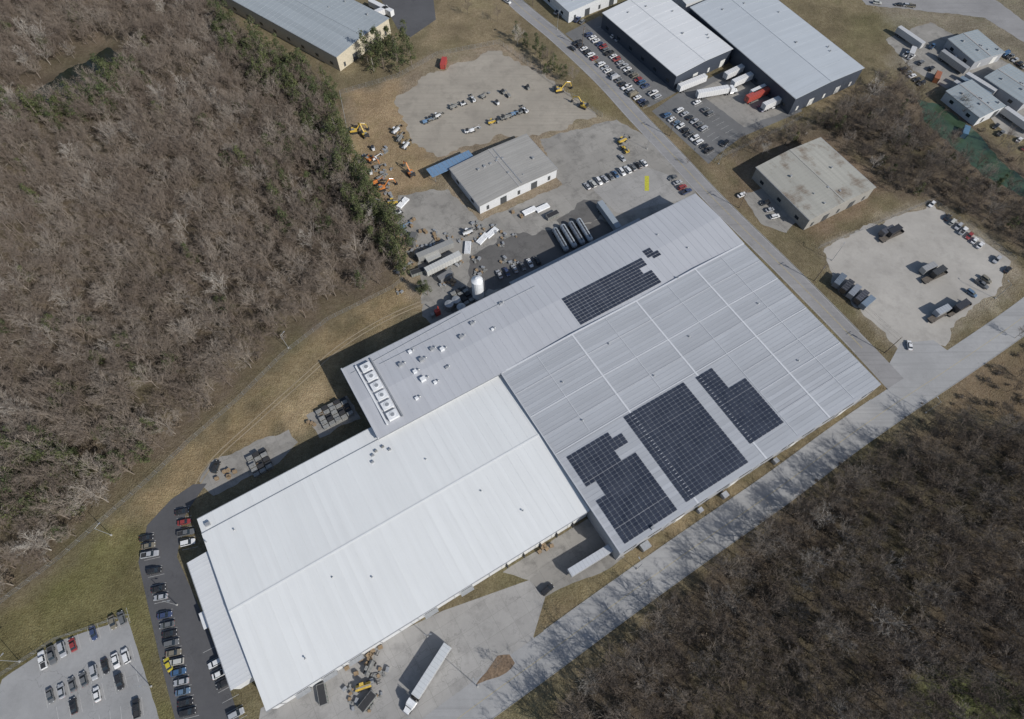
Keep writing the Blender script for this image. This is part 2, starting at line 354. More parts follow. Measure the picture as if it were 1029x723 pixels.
R1=strip_pts([(455,-60),(515,0),(560,38),(605,80),(640,118),(680,160),(720,203),(790,272),(855,338),(902,388)])
R2=strip_pts([(1200,200),(1100,263),(1029,318),(960,366),(905,402),(850,440),(780,492),(700,548),(620,605),(545,660),(480,707),(400,768),(330,830)])
mb=MB(); band(mb,R1,-4.1,4.1,.03,'road'); place('access_road',mb.mesh('access_road',False))
mb=MB(); band(mb,R2,5.4,-5.4,.036,'road2'); place('main_road',mb.mesh('main_road',False))
TR=strip_pts([(425,304),(385,322),(340,350),(300,385),(255,425),(215,462),(196,492)])
mb=MB(); band(mb,TR,-1.0,-.6,.02,'track'); band(mb,TR,.6,1.0,.02,'track'); place('dirt_track',mb.mesh('dirt_track',False))
mb=MB(); nn=len(R1)
band(mb,R1,.08,.18,.036,'paint_y',0,nn-5); band(mb,R1,-.18,-.08,.036,'paint_y',0,nn-5); band(mb,R1,3.65,3.75,.036,'paint_w',0,nn-5); band(mb,R1,-3.75,-3.65,.036,'paint_w',0,nn-5)
band(mb,R2,.05,.15,.042,'paint_y')
place('road_markings',mb.mesh('road_markings',False))
mb=MB()
def near_idx(Q,u,v): g=Vector(G(u,v)); return min(range(len(Q)),key=lambda i:(Q[i]-g).length)
kerb(mb,R1,4.25,.0,0,nn-6); kerb(mb,R2,-5.5,0,near_idx(R2,890,412),near_idx(R2,560,650)); kerb(mb,R2,5.5,0,2,len(R2)-2)
place('kerb',mb.mesh('kerb'))
# ------------------------------------------------------------------ buildings
def lerpz(prof,s):
    for (s0,z0),(s1,z1) in zip(prof,prof[1:]):
        if s<=s1: return z0+(z1-z0)*(s-s0)/(s1-s0)
    return prof[-1][1]
def block(par,axis,prof,lo,hi,roof,wall,rib=1.5,oh=.35,ribk='steel',ridge=True,gutter='steel',pn='',rh=.07):
    T=(lambda s,o,z:(s,o,z)) if axis=='a' else (lambda s,o,z:(o,s,z))
    mb=MB()
    k=len(prof); 
    for o in (lo,hi):
        mb.add([T(prof[0][0],o,0)]+[T(s,o,z-.05) for s,z in prof]+[T(prof[-1][0],o,0)],[tuple(range(k+2))],wall)
    for s,z in (prof[0],prof[-1]):
        mb.add([T(s,lo,0),T(s,hi,0),T(s,hi,z-.05),T(s,lo,z-.05)],[(0,1,2,3)],wall)
    place(pn+'walls',mb.mesh('walls'),parent=par)
    P=[list(q) for q in prof]; d=(P[1][1]-P[0][1])/(P[1][0]-P[0][0]); P[0][0]-=oh;P[0][1]-=oh*d
    d=(P[-1][1]-P[-2][1])/(P[-1][0]-P[-2][0]); P[-1][0]+=oh;P[-1][1]+=oh*d
    mb=MB(); vs=[]; 
    for dz in (0.02,-.2):
        for o in (lo-oh,hi+oh):
            for s,z in P: vs.append(T(s,o,z+dz))
    fs=[]
    for i in range(k-1): fs+=[(i,i+1,k+i+1,k+i),(2*k+i,3*k+i,3*k+i+1,2*k+i+1),(i,2*k+i,2*k+i+1,i+1),(k+i,k+i+1,3*k+i+1,3*k+i)]
    fs+=[(0,k,3*k,2*k),(k-1,3*k-1,4*k-1,2*k-1)]
    mb.add(vs,fs,roof); place(pn+'roof',mb.mesh('roof'),parent=par)
    mb=MB(); o=lo+rib*.5
    while o<hi and rib:
        for (s0,z0),(s1,z1) in zip(P,P[1:]):
            v=[T(s0,o-.04,z0),T(s1,o-.04,z1),T(s1,o+.04,z1),T(s0,o+.04,z0)]
            v=[(x,y,z+.021) for x,y,z in v]+[(x,y,z+rh) for x,y,z in v]
            mb.add(v,[(4,5,6,7),(0,1,5,4),(2,3,7,6)],ribk)
        o+=rib
    if ridge:
        for s,z in prof[1:-1]:
            v=[T(s-.3,lo-oh,z+.05),T(s+.3,lo-oh,z+.05),T(s+.3,hi+oh,z+.05),T(s-.3,hi+oh,z+.05)]
            v=v+[(x,y,zz+.07) for x,y,zz in v]; mb.add(v,[(4,5,6,7),(0,1,5,4),(2,3,7,6),(1,2,6,5),(3,0,4,7)],ridge if isinstance(ridge,str) else ribk)
    for s,z,sg in ((P[0][0],P[0][1],-1),(P[-1][0],P[-1][1],1)):
        c=T(s+sg*.12,(lo+hi)/2,z-.12); dd=(.2,hi-lo+2*oh,.2) if axis=='a' else (hi-lo+2*oh,.2,.2)
        mb.box(c,dd,gutter)
    place(pn+'roof_trim',mb.mesh('roof_trim'),parent=par)
def wall_items(par,items,nm='openings'):
    mb=MB()
    for c,d,k in items: mb.box(c,d,k)
    place(nm,mb.mesh(nm),parent=par)
M['roof_n']=roofmat('roof_grey_north',(.42,.43,.455),'b',1.5,.03,.22); M['roof_s']=roofmat('roof_grey_south',(.39,.405,.43),'a',1.5,.12,.4)
M['roof_w']=roofmat('roof_white',(.66,.67,.665),'b',1.5,.03,.16,.6); M['roof_w2']=roofmat('roof_white2',(.60,.61,.62),'a',1.2,.03,.15)
M['rib_g']=plain('rib_grey',(.43,.44,.465),.5,var=.05); M['rib_w']=plain('rib_white',(.66,.67,.665),.5,var=.03); M['ridge_g']=plain('ridge_pale',(.55,.56,.58),.5,var=.05)
fac=empty('solar_roof_factory',rz=ANG)
profN=[(84.1,10.3),(98.5,10.9),(113,10.3)]; profS=[(46,10.1),(75,10.9),(103,10.3),(130,10.9),(154,10.2)]
block(fac,'b',profN,0,154,'roof_n','wall_g',3.0,.3,'rib_g',False,pn='north_bay_')
block(fac,'a',profS,14,83.7,'roof_s','wall_g',1.5,.05,'rib_g','ridge_g',pn='south_bay_',rh=.09)
mb=MB()
for b,lo_,wd in ((83.9,46,.3),(74.5,46,.07),(65,46,.14),(57,46,.07),(49.9,46,.14),(41.5,117,.07),(33,117,.14),(24,117,.07)):
    for (s0,z0),(s1,z1) in zip(profS,profS[1:]):
        if s1<=lo_: continue
        if s0<lo_: z0=lerpz(profS,lo_); s0=lo_
        v=[(s0,b-wd,z0+.08),(s1,b-wd,z1+.08),(s1,b+wd,z1+.08),(s0,b+wd,z0+.08)]; v+= [(x,y,z+.08) for x,y,z in v]
        mb.add(v,[(4,5,6,7),(0,1,5,4),(2,3,7,6),(1,2,6,5),(3,0,4,7)],'ridge_g')
for a,b0,b1 in ((60,51,83),(89,51,83),(116.8,15,83),(142,15,83)):
    z=lerpz(profS,a); mb.box((a,(b0+b1)/2,z+.1),(.16,b1-b0,.1),'ridge_g')
mb.box((0.0,98.5,10.75),(.4,29.4,.9),'rib_g'); mb.box((46.0,49,10.35),(.35,69,.5),'rib_g')
place('roof_joint_caps',mb.mesh('caps'),parent=fac)
zN=lambda b:lerpz(profN,b); zS=lambda a:lerpz(profS,a)
def array(name,rects,zf,holes=(),px=1.80,py=1.27,mw=1.62,mh=1.06):
    mb=MB()
    for a0,a1,b0,b1 in rects:
        na=round((a1-a0)/px); nb=round((b1-b0)/py)
        for i in range(na):
            for j in range(nb):
                a=a0+(i+.5)*px; b=b0+(j+.5)*py
                if any(h[0]<a<h[1] and h[2]<b<h[3] for h in holes): continue
                c=[(a-mw/2,b-mh/2),(a+mw/2,b-mh/2),(a+mw/2,b+mh/2),(a-mw/2,b+mh/2)]
                v=[(x,y,zf(x,y)+.14) for x,y in c]+[(x,y,zf(x,y)+.19) for x,y in c]
                mb.add(v,[(4,5,6,7)],'solar'); mb.add(v,[(0,1,5,4),(1,2,6,5),(2,3,7,6),(3,0,4,7)],'chrome')
    place(name,mb.mesh(name,False),parent=fac)
array('solar_array_a',[(80,116.5,85.6,97.8)],lambda a,b:zN(b),[(113,117,92,94.5)])
array('solar_array_a2',[(118,123.5,95.5,101)],lambda a,b:zN(b),[(121,124,98.5,102),(117,119.8,95,97)])
array('solar_array_b',[(48.6,68.6,15.6,47.6)],lambda a,b:zS(a),[(62.5,69,36.8,40.8),(48,52.4,30.5,35.5),(64.5,69,44.5,48)])
array('solar_array_c',[(72,97.4,16,48.6)],lambda a,b:zS(a))
array('solar_array_d',[(101.7,108.9,20.4,48.6),(108.9,116.1,20.4,39.6)],lambda a,b:zS(a))
mb=MB()
for i in range(6): mb.box((7.5,88.5+i*4.1,11.2),(3.6,2.9,1.3),'white'); mb.tube((7.5,88.5+i*4.1,11.85),(7.5,88.5+i*4.1,12.0),1.0,1.0,'white',12); mb.tube((7.5,88.5+i*4.1,12.0),(7.5,88.5+i*4.1,12.02),.7,.7,'steel',12)
mb.box((4.6,99,10.95),(.6,25,.5),'white'); mb.box((10.2,99,10.95),(.5,25,.5),'steel')
rng=random.Random(3)
for a,b,s in ((22,95,1.6),(21,99,1.2),(25,102,1.4),(30,104,1.1),(33,102,1.3),(25,92,1),(41,103,1.2),(18,104,1.3),(23,107,1.1),(17,90,1),(47,106,1),(60,108,.9),(31,95,.8),(52,100,.8)):
    z=zN(b); mb.box((a,b,z+s*.4),(s*1.1,s*.9,s*.8),rng.choice(['white','steel'])); mb.tube((a+s*1.2,b,z),(a+s*1.2,b,z+.7),.2,.2,'steel',8); mb.tube((a+s*1.2,b,z+.7),(a+s*1.2,b,z+.95),.4,.1,'steel',8)
for a,b in ((128,104),(134,93),(140,60),(90,56),(62,70),(110,62),(136,35),(60,55),(84,74)):
    z=zN(b) if b>84 else zS(a); mb.tube((a,b,z),(a,b,z+.5),.2,.2,'steel',8); mb.tube((a,b,z+.5),(a,b,z+.7),.35,.15,'steel',8)
mb.tube((2,110,10.6),(46,112,10.6),.07,.07,'steel',5); mb.tube((12,108,10.85),(75,108,10.85),.06,.06,'steel',5)
mb.box((122,84,10.9),(.5,.5,.8),'steel'); mb.box((58.5,15.2,10.9),(1,.8,.8),'steel')
place('rooftop_units',mb.mesh('units'),parent=fac)
it=[]
for a in range(50,152,9): it.append(((a,13.93,8.2),(5,.12,.9),'glass'))
for a in (70,92,118,140): it.append(((a,13.9,2),(3.4,.16,4),'doorw'))
for a in (60,82,105,130): it.append(((a,13.92,1.1),(1.1,.12,2.2),'door'))
for b in (25,45,65,95): it.append(((154.08,b,2.2),(.14,4,4.4),'doorw'))
for b in (35,55,75): it.append(((154.07,b,7.5),(.12,6,.9),'glass'))
for a in (8,20,32,70,90,110,125,140): it.append(((a,113.08,2.2),(4,.14,4.4),'doorw'))
for a in range(52,154,12): it.append(((a,13.85,5),(.15,.15,10),'wall_w'))
it.append(((56,12.6,1.4),(3,2.2,2.4),'steel')); it.append(((88,12.4,1.0),(2.0,1.8,2.0),'wall_g')); it.append(((110,12.6,1.0),(1.6,1.6,2.0),'steel')); it.append(((78,12.6,1.0),(1.6,1.4,2.0),'wall_g'))
wall_items(fac,it,'openings')
mb=MB(); mb.box((100,115.2,2.6),(60,4.2,5.2),'wall_g'); mb.box((100,115.3,5.3),(61,4.8,.2),'steel'); place('dock_canopy',mb.mesh('dock'),parent=fac)
wh=empty('white_roof_warehouse',rz=ANG)
block(wh,'b',[(30,8.6),(58.5,9.6),(83.9,8.9)],-58.7,45.6,'roof_w','wall_w',3.0,.35,'rib_w','rib_w',pn='main_')
block(wh,'b',[(84.0,8.7),(89.2,8.45)],-58.7,-.6,'roof_w','wall_w',3.0,.3,'rib_w',False,pn='lean_to_')
block(wh,'a',[(-66,6.3),(-59.0,6.8)],40,79,'roof_w2','wall_w',1.2,.25,'rib_w',False,pn='entrance_')
it=[]
for a in (-50,-42,-34,-10,2): it.append(((a,29.92,2.3),(3.4,.14,3.6),'door')); it.append(((a,29.3,3.9),(4.2,1.4,.25),'steel'))
for a in (16,22,28,34,40): it.append(((a,29.92,2.6),(3.2,.14,3.6),'doorw')); it.append(((a,29.5,2.6),(.3,.9,4),'dark'))
for a in range(-56,44,6): it.append(((a,29.88,4.3),(.14,.2,8.4),'steel'))
for b in range(44,78,5): it.append(((-66.08,b,2.6),(.12,3,1.5),'glass'))
for b in (34,84): it.append(((-58.8,b,1.4),(.14,1.6,2.8),'door'))
it.append(((-67.5,62,3.2),(2.6,5,.3),'white'))
for y in (60,64): it.append(((-68.4,y,1.52),(.2,.2,3.0),'steel'))
wall_items(wh,it)
mb=MB()
for a,b in ((-4,80),(-2.5,80.8),(0,81),(-5,78),(1.5,79)): mb.box((a,b,9.4),(.9,.6,.6),'mgrey' if b>80 else 'steel')
for a,b in ((-50,80),(-30,52),(-20,46),(10,70),(28,40),(-45,36),(20,52)): z=9.1; mb.tube((a,b,z),(a,b,z+.6),.16,.16,'steel',8); mb.tube((a,b,z+.6),(a,b,z+.8),.3,.1,'steel',8)
mb.tube((-58.5,81,8.9),(-58.5,81,10.5),.15,.15,'steel',6); mb.box((-56.5,86,9.2),(1.4,1.1,.8),'steel')
place('rooftop_vents',mb.mesh('vents'),parent=wh)
def bld(name,near,right,left,h,rise,roof,wall,rib,ridge_axis='x',ribk='rib_g'):
    n_,r_,l_=[Vector(G(*p,h)) for p in (near,right,left)]
    ex=(r_-n_).normalized(); ey=Vector((-ex.y,ex.x)); a2=(l_-n_).normalized(); ey=(ey+a2).normalized(); ex=Vector((ey.y,-ey.x))
    wx=(r_-n_).dot(ex); wy=(l_-n_).dot(ey)
    e=empty(name,(n_.x,n_.y,0),math.atan2(ex.y,ex.x))
    if ridge_axis=='y': block(e,'a',[(0,h),(wx/2,h+rise),(wx,h)],0,wy,roof,wall,rib,.3,ribk)
    else: block(e,'b',[(0,h),(wy/2,h+rise),(wy,h)],0,wx,roof,wall,rib,.3,ribk)
    it=[]
    dk='doorw' if wall in('wall_d','wall_g') else 'door'
    k=max(2,int(wx/7))
    for i in range(k): it.append((((i+.5)*wx/k,-.06,1.9),(3.0 if i%2 else 1.2,.12,3.6 if i%2 else 2.2),dk))
    k=max(2,int(wy/9))
    for i in range(k): it.append(((wx+.06,(i+.5)*wy/k,2),(.12,3,3.6),dk)); it.append(((-.06,(i+.5)*wy/k,2.4),(.12,2,1.4),'glass'))
    for i in range(k): it.append(((wx+.05,(i+.5)*wy/k+3.2,h*.75),(.1,1.8,.8),'glass'))
    wall_items(e,it); mb=MB(); rr=random.Random(len(name))
    for i in range(6):
        x=rr.uniform(.1,.9)*wx; y=rr.uniform(.1,.9)*wy; s=rr.uniform(.5,.9); mb.box((x,y,h+rise*.6+s*.3),(s,s,s),'steel')
    place('roof_vents',mb.mesh('v'),parent=e)
    return e,wx,wy
def rm(k,*a,**q): M[k]=roofmat('roof_'+k,*a,**q); return k
rm('rB',(.33,.32,.30),'a',1.2,.08,.6); rm('rA',(.31,.34,.36),'b',3,.08,.35); rm('rC',(.60,.61,.62),'a',2,.03,.2); rm('rC2',(.43,.46,.49),'a',2,.03,.2); rm('rD',(.37,.36,.32),'b',1.5,.07,.6,rust=(.17,.13,.095)); rm('rE',(.3,.34,.36),'b',1.5,.1,.5)
M['rib_a']=plain('rib_a',(.31,.34,.36),.5,var=.03)
M['rib_c']=plain('rib_c',(.58,.59,.60),.5,var=.03);M['rib_c2']=plain('rib_c2',(.43,.46,.49),.5,var=.03);M['rib_d']=plain('rib_d',(.33,.32,.29),.6,var=.1);M['rib_b']=plain('rib_b',(.33,.32,.31),.6,var=.05)
e,wx,wy=bld('workshop_building',(482,207),(563,174),(449,171),5,.8,'rB','wall_w',1.2,'y','rib_b')
mb=MB()
mb.box((2+.0,wy+3.3,3.9),(21,5.6,.18),'blue',0)
for x in (-7,0,6,12): 
    for y in (wy+1,wy+5.6): mb.tube((x,y,0),(x,y,3.8),.12,.12,'steel',6)
for i in range(10): mb.box((2-9+i*2,wy+3.3,4.03),(.1,5.6,.06),'steel')
place('blue_canopy',mb.mesh('canopy'),parent=e)
mb=MB()
for i in range(5): mb.box((wx*.25+i*3,wy*.7,5.75),(1.0,.8,.6),'steel')
mb.box((wx*.55,wy*.5,5.8),(.35,wy*.95,.2),'steel'); place('roof_plant',mb.mesh('rp'),parent=e)
bld('beige_warehouse',(338,57),(393,20),(205,-8),8,.9,'rA','wall_b',3,'y','rib_a')
bld('distribution_warehouse',(680,76),(736,49),(606,13),8,.8,'rC','wall_d',6,'y','rib_c')
bld('distribution_warehouse',(800,99),(870,70),(690,9),9,.9,'rC2','wall_d',6,'y','rib_c2')
bld('stained_roof_workshop',(814,221),(879,188),(761,168),6.5,1.2,'rD','wall_t',1.6,'y','rib_d')
bld('depot_shed',(985,118),(1007,104),(955,90),5,.6,'rE','wall_w',1.5,'y','rib_b'); bld('depot_shed',(1029,104),(1050,88),(993,76),5,.6,'rE','wall_g',1.5,'y','rib_b')
bld('depot_shed',(980,62),(1006,50),(957,38),5,.5,'rE','wall_g',1.5,'y','rib_b'); bld('roadside_shed',(572,12),(622,-8),(545,-12),6,.6,'rC2','wall_w',4,'y','rib_c2'); bld('distribution_warehouse',(690,4),(748,-10),(668,-18),7,.5,'rC','wall_w',4,'y','rib_c')
# ------------------------------------------------------------------ vehicles
def wheels(mb,xs_,yw,r,wd):
    for x in xs_:
        for s in (-1,1): mb.tube((x,s*yw-wd/2*s,r),(x,s*yw+wd/2*s,r),r,r,'tyre',12); mb.tube((x,s*(yw+wd/2),r),(x,s*(yw+wd/2+.02),r),r*.55,r*.5,'chrome',8)
def ring(x,w,zb,zt):
    wt=w*.90; return [(x,-w*.94,zb),(x,w*.94,zb),(x,w,(zb+zt)/2),(x,w*.98,zt-.12),(x,wt,zt),(x,-wt,zt),(x,-w*.98,zt-.12),(x,-w,(zb+zt)/2)]
def mk_car(kind):
    mb=MB()
    if kind=='sedan': L=2.3;st=[(-L,.72,.38,.82),(-2.15,.86,.26,.98),(-1.3,.9,.22,1.0),(.9,.9,.22,.98),(1.9,.87,.24,.84),(2.2,.76,.3,.7),(2.3,.6,.4,.62)];cab=(-1.75,1.15,-1.1,.35,1.0,1.44)
    elif kind=='suv': L=2.35;st=[(-L,.8,.42,1.0),(-2.25,.92,.32,1.12),(1.0,.94,.3,1.1),(2.0,.9,.32,.98),(2.25,.84,.36,.85),(2.35,.7,.45,.75)];cab=(-2.22,1.2,-1.95,.45,1.1,1.74)
    elif kind=='van': L=2.8;st=[(-L,.9,.42,1.2),(-2.7,.98,.32,1.25),(1.7,.98,.3,1.2),(2.5,.94,.32,1.05),(2.75,.86,.4,.9)];cab=(-2.72,2.1,-2.6,1.2,1.22,2.25)
    else: L=2.85;st=[(-L,.9,.5,1.05),(-2.8,.96,.42,1.1),(1.3,.97,.4,1.12),(2.4,.94,.42,1.05),(2.75,.9,.46,.95),(2.85,.75,.5,.85)];cab=(-.75,1.4,-.6,.75,1.12,1.82)
    mb.loft([ring(*q) for q in st],'car')
    x0,x1,t0,t1,zb,zt=cab; w0=st[2][1]*.88; w1=w0*.78
    b=[(x0,-w0,zb-.03),(x1,-w0,zb-.03),(x1,w0,zb-.03),(x0,w0,zb-.03)]; t=[(t0,-w1,zt),(t1,-w1,zt),(t1,w1,zt),(t0,w1,zt)]
    mb.add(b+t,[(0,1,5,4),(1,2,6,5),(2,3,7,6),(3,0,4,7)],'glass'if kind!='van' else 'car')
    c=((t0+t1)/2,0,zt+.02); mb.box(c,(t1-t0+.08,w1*2+.06,.06),'car',taper=.94)
    if kind=='van': mb.box((1.72,0,1.7),(.9,1.5,.5),'glass',ry=.75)
    for s in (-1,1):
        mb.box(((x0+x1)/2-.1,s*(w0+w1)/2,(zb+zt)/2),(.09,.07,(zt-zb)*1.02),'car')
        mb.box((x1-.45,s*(w0+.14),zb+.06),(.18,.2,.13),'car')
        mb.box((L-.13,s*.6,.68 if kind=='sedan' else .82),(.12,.34,.14),'lampw'); mb.box((-L+.06,s*.62,.8 if kind=='sedan' else .95),(.1,.28,.16),'lampr')
    if kind=='pickup':
        mb.box((-1.8,0,1.105),(1.85,1.5,.03),'dark'); 
        for s in (-1,1): mb.box((-1.8,s*.83,1.2),(1.95,.12,.2),'car')
        mb.box((-2.75,0,1.2),(.1,1.7,.2),'car')
    wheels(mb,(-L*.6,L*.62),st[2][1]-.1,.33 if kind=='sedan' else .38,.24)
    return mb.mesh(kind)
CARM={k:mk_car(k) for k in('sedan','suv','van','pickup')}
NM={'sedan':'parked_car','suv':'parked_suv','van':'parked_van','pickup':'pickup_truck'}
COL=[(.68,.68,.68)]*5+[(.36,.37,.39)]*5+[(.12,.125,.13)]*5+[(.015,.015,.018)]*6+[(.03,.05,.12)]*2+[(.25,.03,.03)]*2+[(.1,.16,.24),(.18,.16,.12),(.04,.10,.2),(.45,.45,.42)]
cr_=random.Random(5)
def car(x,y,rz,kind=None,c=None,z=.03):
    kind=kind or cr_.choices(['sedan','suv','pickup','van'],[5,4,1.4,.2])[0]
    place(NM[kind],CARM[kind],(x,y,z),rz,color=c or cr_.choice(COL),scale=cr_.uniform(.88,.95))
def row(u1,v1,u2,v2,n=None,fill=.9,ang=None,stalls=False,pitch=2.75,off=0):
    a=Vector(G(u1,v1));b=Vector(G(u2,v2)); L=(b-a).length; n=n or int(L/pitch)+1; d=(b-a).normalized(); h=math.atan2(d.y,d.x)+math.pi/2+off
    for i in range(n):
        if cr_.random()>fill: continue
        p=a.lerp(b,i/max(1,n-1)); f=cr_.random()<.3
        car(p.x+cr_.uniform(-.15,.15),p.y+cr_.uniform(-.15,.15),h+(math.pi if f else 0)+cr_.uniform(-.04,.04))
    if stalls:
        for i in range(n+1):
            p=a+d*((i-.5)*L/max(1,n-1)); SM.box((p.x,p.y,.0345),(.09,4.8,.005),'paint_w',rz=h-math.pi/2)
SM=MB()
row(44,664,124,621,None,.95,stalls=True); row(52,700,128,659,None,.95,stalls=True); row(64,716,132,680,None,.6,stalls=True); row(20,700,45,690,None,.1)
row(84,735,138,712,None,.3,stalls=True)
row(148,541,190,716,None,.88,stalls=True,off=-.25); row(214,657,238,718,None,.8,stalls=True,off=-.1); row(184,515,190,546,None,.9,off=-.2,stalls=True)
row(590,188,647,165,None,.9,stalls=True); row(676,180,690,194,None,.9); row(502,277,540,263,None,.85); row(625,160,640,153,None,.4)
row(580,44,648,106,None,.8,stalls=True); row(592,36,660,98,None,.7,stalls=True); row(606,28,625,44,None,.6,stalls=True)
row(670,117,712,152,None,.9,stalls=True); row(683,112,727,145,None,.9,stalls=True); row(700,104,735,134,None,.4,stalls=True); row(758,112,785,104,None,.8)
row(936,206,1012,272,None,.6,off=.2); row(990,282,975,296,None,.7); row(768,205,778,219,None,.8); row(913,348,920,349,None,1)
row(900,50,935,70,None,.5); row(925,42,965,62,None,.6); row(1000,128,1029,145,None,.6); row(1005,135,1029,150,None,.5); row(870,3,925,8,None,.4,off=1.5)
row(560,13,590,25,None,.7); row(555,160,575,152,None,.5);row(405,235,412,243,None,.8); row(895,60,925,85,None,.5); row(1010,55,1029,68,None,.5)
place('parking_stall_markings',SM.mesh('stalls'))
def one(u,v,ang,kind=None,c=None): x,y=G(u,v); car(x,y,ang,kind,c,.045)
one(550,593,ANG+.15,'suv',(.015,.015,.018)); one(218,470,ANG+.9,'suv',(.02,.02,.02)); one(745,197,ANG,'sedan',(.7,.7,.7)); one(170,668,2.2,'sedan',(.5,.42,.03)); one(510,3,-.75,'suv',(.7,.7,.7)); one(575,50,-.75,'sedan')
def trailer_parts(mb,L=15.5,col='car'):
    mb.box((0,0,2.6),(L,2.55,2.8),col); mb.box((0,0,4.03),(L-.1,2.45,.06),col)
    i=-L/2+.8
    while i<L/2: mb.box((i,0,2.6),(.06,2.6,2.7),'chrome'); mb.box((i,0,4.065),(.06,2.4,.02),'steel'); i+=1.2
    mb.box((-L/2-.03,0,2.6),(.05,.06,2.6),'dark'); mb.box((-L/2-.03,.6,2.6),(.05,.05,2.4),'chrome'); mb.box((-L/2-.03,-.6,2.6),(.05,.05,2.4),'chrome')
    mb.box((0,0,1.08),(L-.6,1.1,.22),'dark'); 
    for s in (-1,1): mb.box((L/2-3.2,s*.9,.6),(.15,.15,1.2),'dark'); mb.box((-L/2+4.5,s*1.2,.95),(5,.05,.5),'dark') 
    mb.box((-L/2+.1,0,.65),(.1,2.3,.12),'steel'); wheels(mb,(-L/2+1.6,-L/2+2.9),1.02,.5,.5)
def tractor_parts(mb,x0):
    mb.box((x0+2.6,0,.85),(6.6,1.0,.35),'dark'); mb.loft([[(x0+2.2,-1.2,1.0),(x0+2.2,1.2,1.0),(x0+2.2,1.2,3.6),(x0+2.2,-1.2,3.6)],[(x0+3.6,-1.22,1.0),(x0+3.6,1.22,1.0),(x0+3.6,1.15,3.5),(x0+3.6,-1.15,3.5)],[(x0+4.5,-1.15,1.0),(x0+4.5,1.15,1.0),(x0+4.2,1.0,2.9),(x0+4.2,-1.0,2.9)]],'white')
    mb.box((x0+4.43,0,2.35),(.1,1.9,.8),'glass',ry=-.15); mb.loft([[(x0+4.4,-1.05,.9),(x0+4.4,1.05,.9),(x0+4.4,1.0,1.95),(x0+4.4,-1.0,1.95)],[(x0+6.0,-.85,.8),(x0+6.0,.85,.8),(x0+5.9,.75,1.6),(x0+5.9,-.75,1.6)]],'white')
    for s in (-1,1): mb.tube((x0+2.0,s*1.05,1.5),(x0+2.0,s*1.05,3.9),.09,.09,'chrome',8); mb.tube((x0+2.3,s*1.0,.75),(x0+3.8,s*1.0,.75),.32,.32,'chrome',10)
    mb.box((x0+6.1,0,.65),(.2,2.2,.4),'chrome'); wheels(mb,(x0+5.2,),1.02,.5,.32); wheels(mb,(x0+.3,x0+1.5),1.02,.5,.5)
mb=MB(); trailer_parts(mb); TRL=mb.mesh('semi_trailer'); mb=MB(); trailer_parts(mb,15.5); tractor_parts(mb,6.6); STR=mb.mesh('semi_truck')
mb=MB(); mb.box((-1,0,2.15),(6.2,2.4,2.4),'car'); mb.box((-1,0,3.38),(6,2.3,.06),'car'); mb.box((0,0,.75),(8.2,.9,.25),'dark'); mb.loft([[(2.3,-1.05,.6),(2.3,1.05,.6),(2.3,1,2.3),(2.3,-1,2.3)],[(3.4,-1.05,.6),(3.4,1.05,.6),(3.1,.9,2.2),(3.1,-.9,2.2)]],'car'); mb.box((3.33,0,1.75),(.1,1.7,.6),'glass',ry=-.3)
for i in range(5): mb.box((-3.4+i*1.2,0,3.43),(.06,2.3,.03),'steel')
mb.loft([[(3.3,-.95,.6),(3.3,.95,.6),(3.3,.9,1.35),(3.3,-.9,1.35)],[(4.3,-.85,.6),(4.3,.85,.6),(4.2,.75,1.15),(4.2,-.75,1.15)]],'car'); wheels(mb,(-2.4,3.3),.95,.45,.3); BXT=mb.mesh('box_truck')
mb=MB(); 
mb.loft([[(x,r*math.cos(t),1.9+r*math.sin(t)) for t in [i*math.pi/7 for i in range(14)]] for x,r in ((-6.2,.5),(-5.9,1.0),(-5.5,1.2),(5.5,1.2),(5.9,1.0),(6.2,.5))],'car')
for x in (-3,0,3): mb.tube((x,0,3.0),(x,0,3.2),.35,.35,'dark',10); mb.tube((x-1.5,0,1.9),(x-1.42,0,1.9),1.23,1.23,'dark',16)
mb.box((0,0,3.12),(10,.5,.05),'dark'); mb.box((0,0,.75),(12,.9,.25),'dark'); wheels(mb,(-5,-3.7),1,.5,.5); mb.box((3.8,.7,.4),(.15,.15,.8),'dark'); mb.box((3.8,-.7,.4),(.15,.15,.8),'dark'); TNK=mb.mesh('tanker_trailer')
mb=MB(); mb.box((0,0,1.0),(11,2.4,.25),'deck'); mb.box((0,0,.75),(11,.8,.3),'dark'); mb.box((5.3,0,1.5),(.15,2.4,1),'dark'); wheels(mb,(-4.4,-3.2),1,.45,.45); mb.box((3.6,0,.3),(.2,1.6,.6),'dark')
FLT=mb.mesh('flatbed_trailer')
mb=MB(); mb.box((0,0,1.3),(6.06,2.44,2.5),'car')
for i in range(14): mb.box((-2.8+i*.43,0,1.3),(.16,2.5,2.3),'car'); mb.box((-2.8+i*.43,0,2.56),(.16,2.3,.05),'car')
for s in (-1,1):
    for q in (-1,1): mb.box((s*2.98,q*1.17,1.3),(.16,.16,2.62),'dark')
CNT=mb.mesh('shipping_container')
def seg(name,me,p,q,c=(.72,.72,.72),z=.04,shift=0,scale=1):
    a=Vector(G(*p));b=Vector(G(*q)); m=(a+b)/2; d=(b-a).normalized(); place(name,me,(m.x+d.x*shift,m.y+d.y*shift,z),math.atan2(d.y,d.x),color=c,scale=scale)
seg('semi_truck',STR,(446,657),(411,712),(.55,.57,.58),shift=-3)
seg('semi_trailer',TRL,(612,553),(573,577),(.50,.52,.55)); 
for p,q,c in (((556,232),(570,256),(.25,.28,.31)),((564,229),(578,252),(.34,.37,.40)),((572,226),(586,249),(.22,.24,.27)),((580,223),(594,246),(.38,.41,.44))): seg('tanker_trailer',TNK,p,q,c)
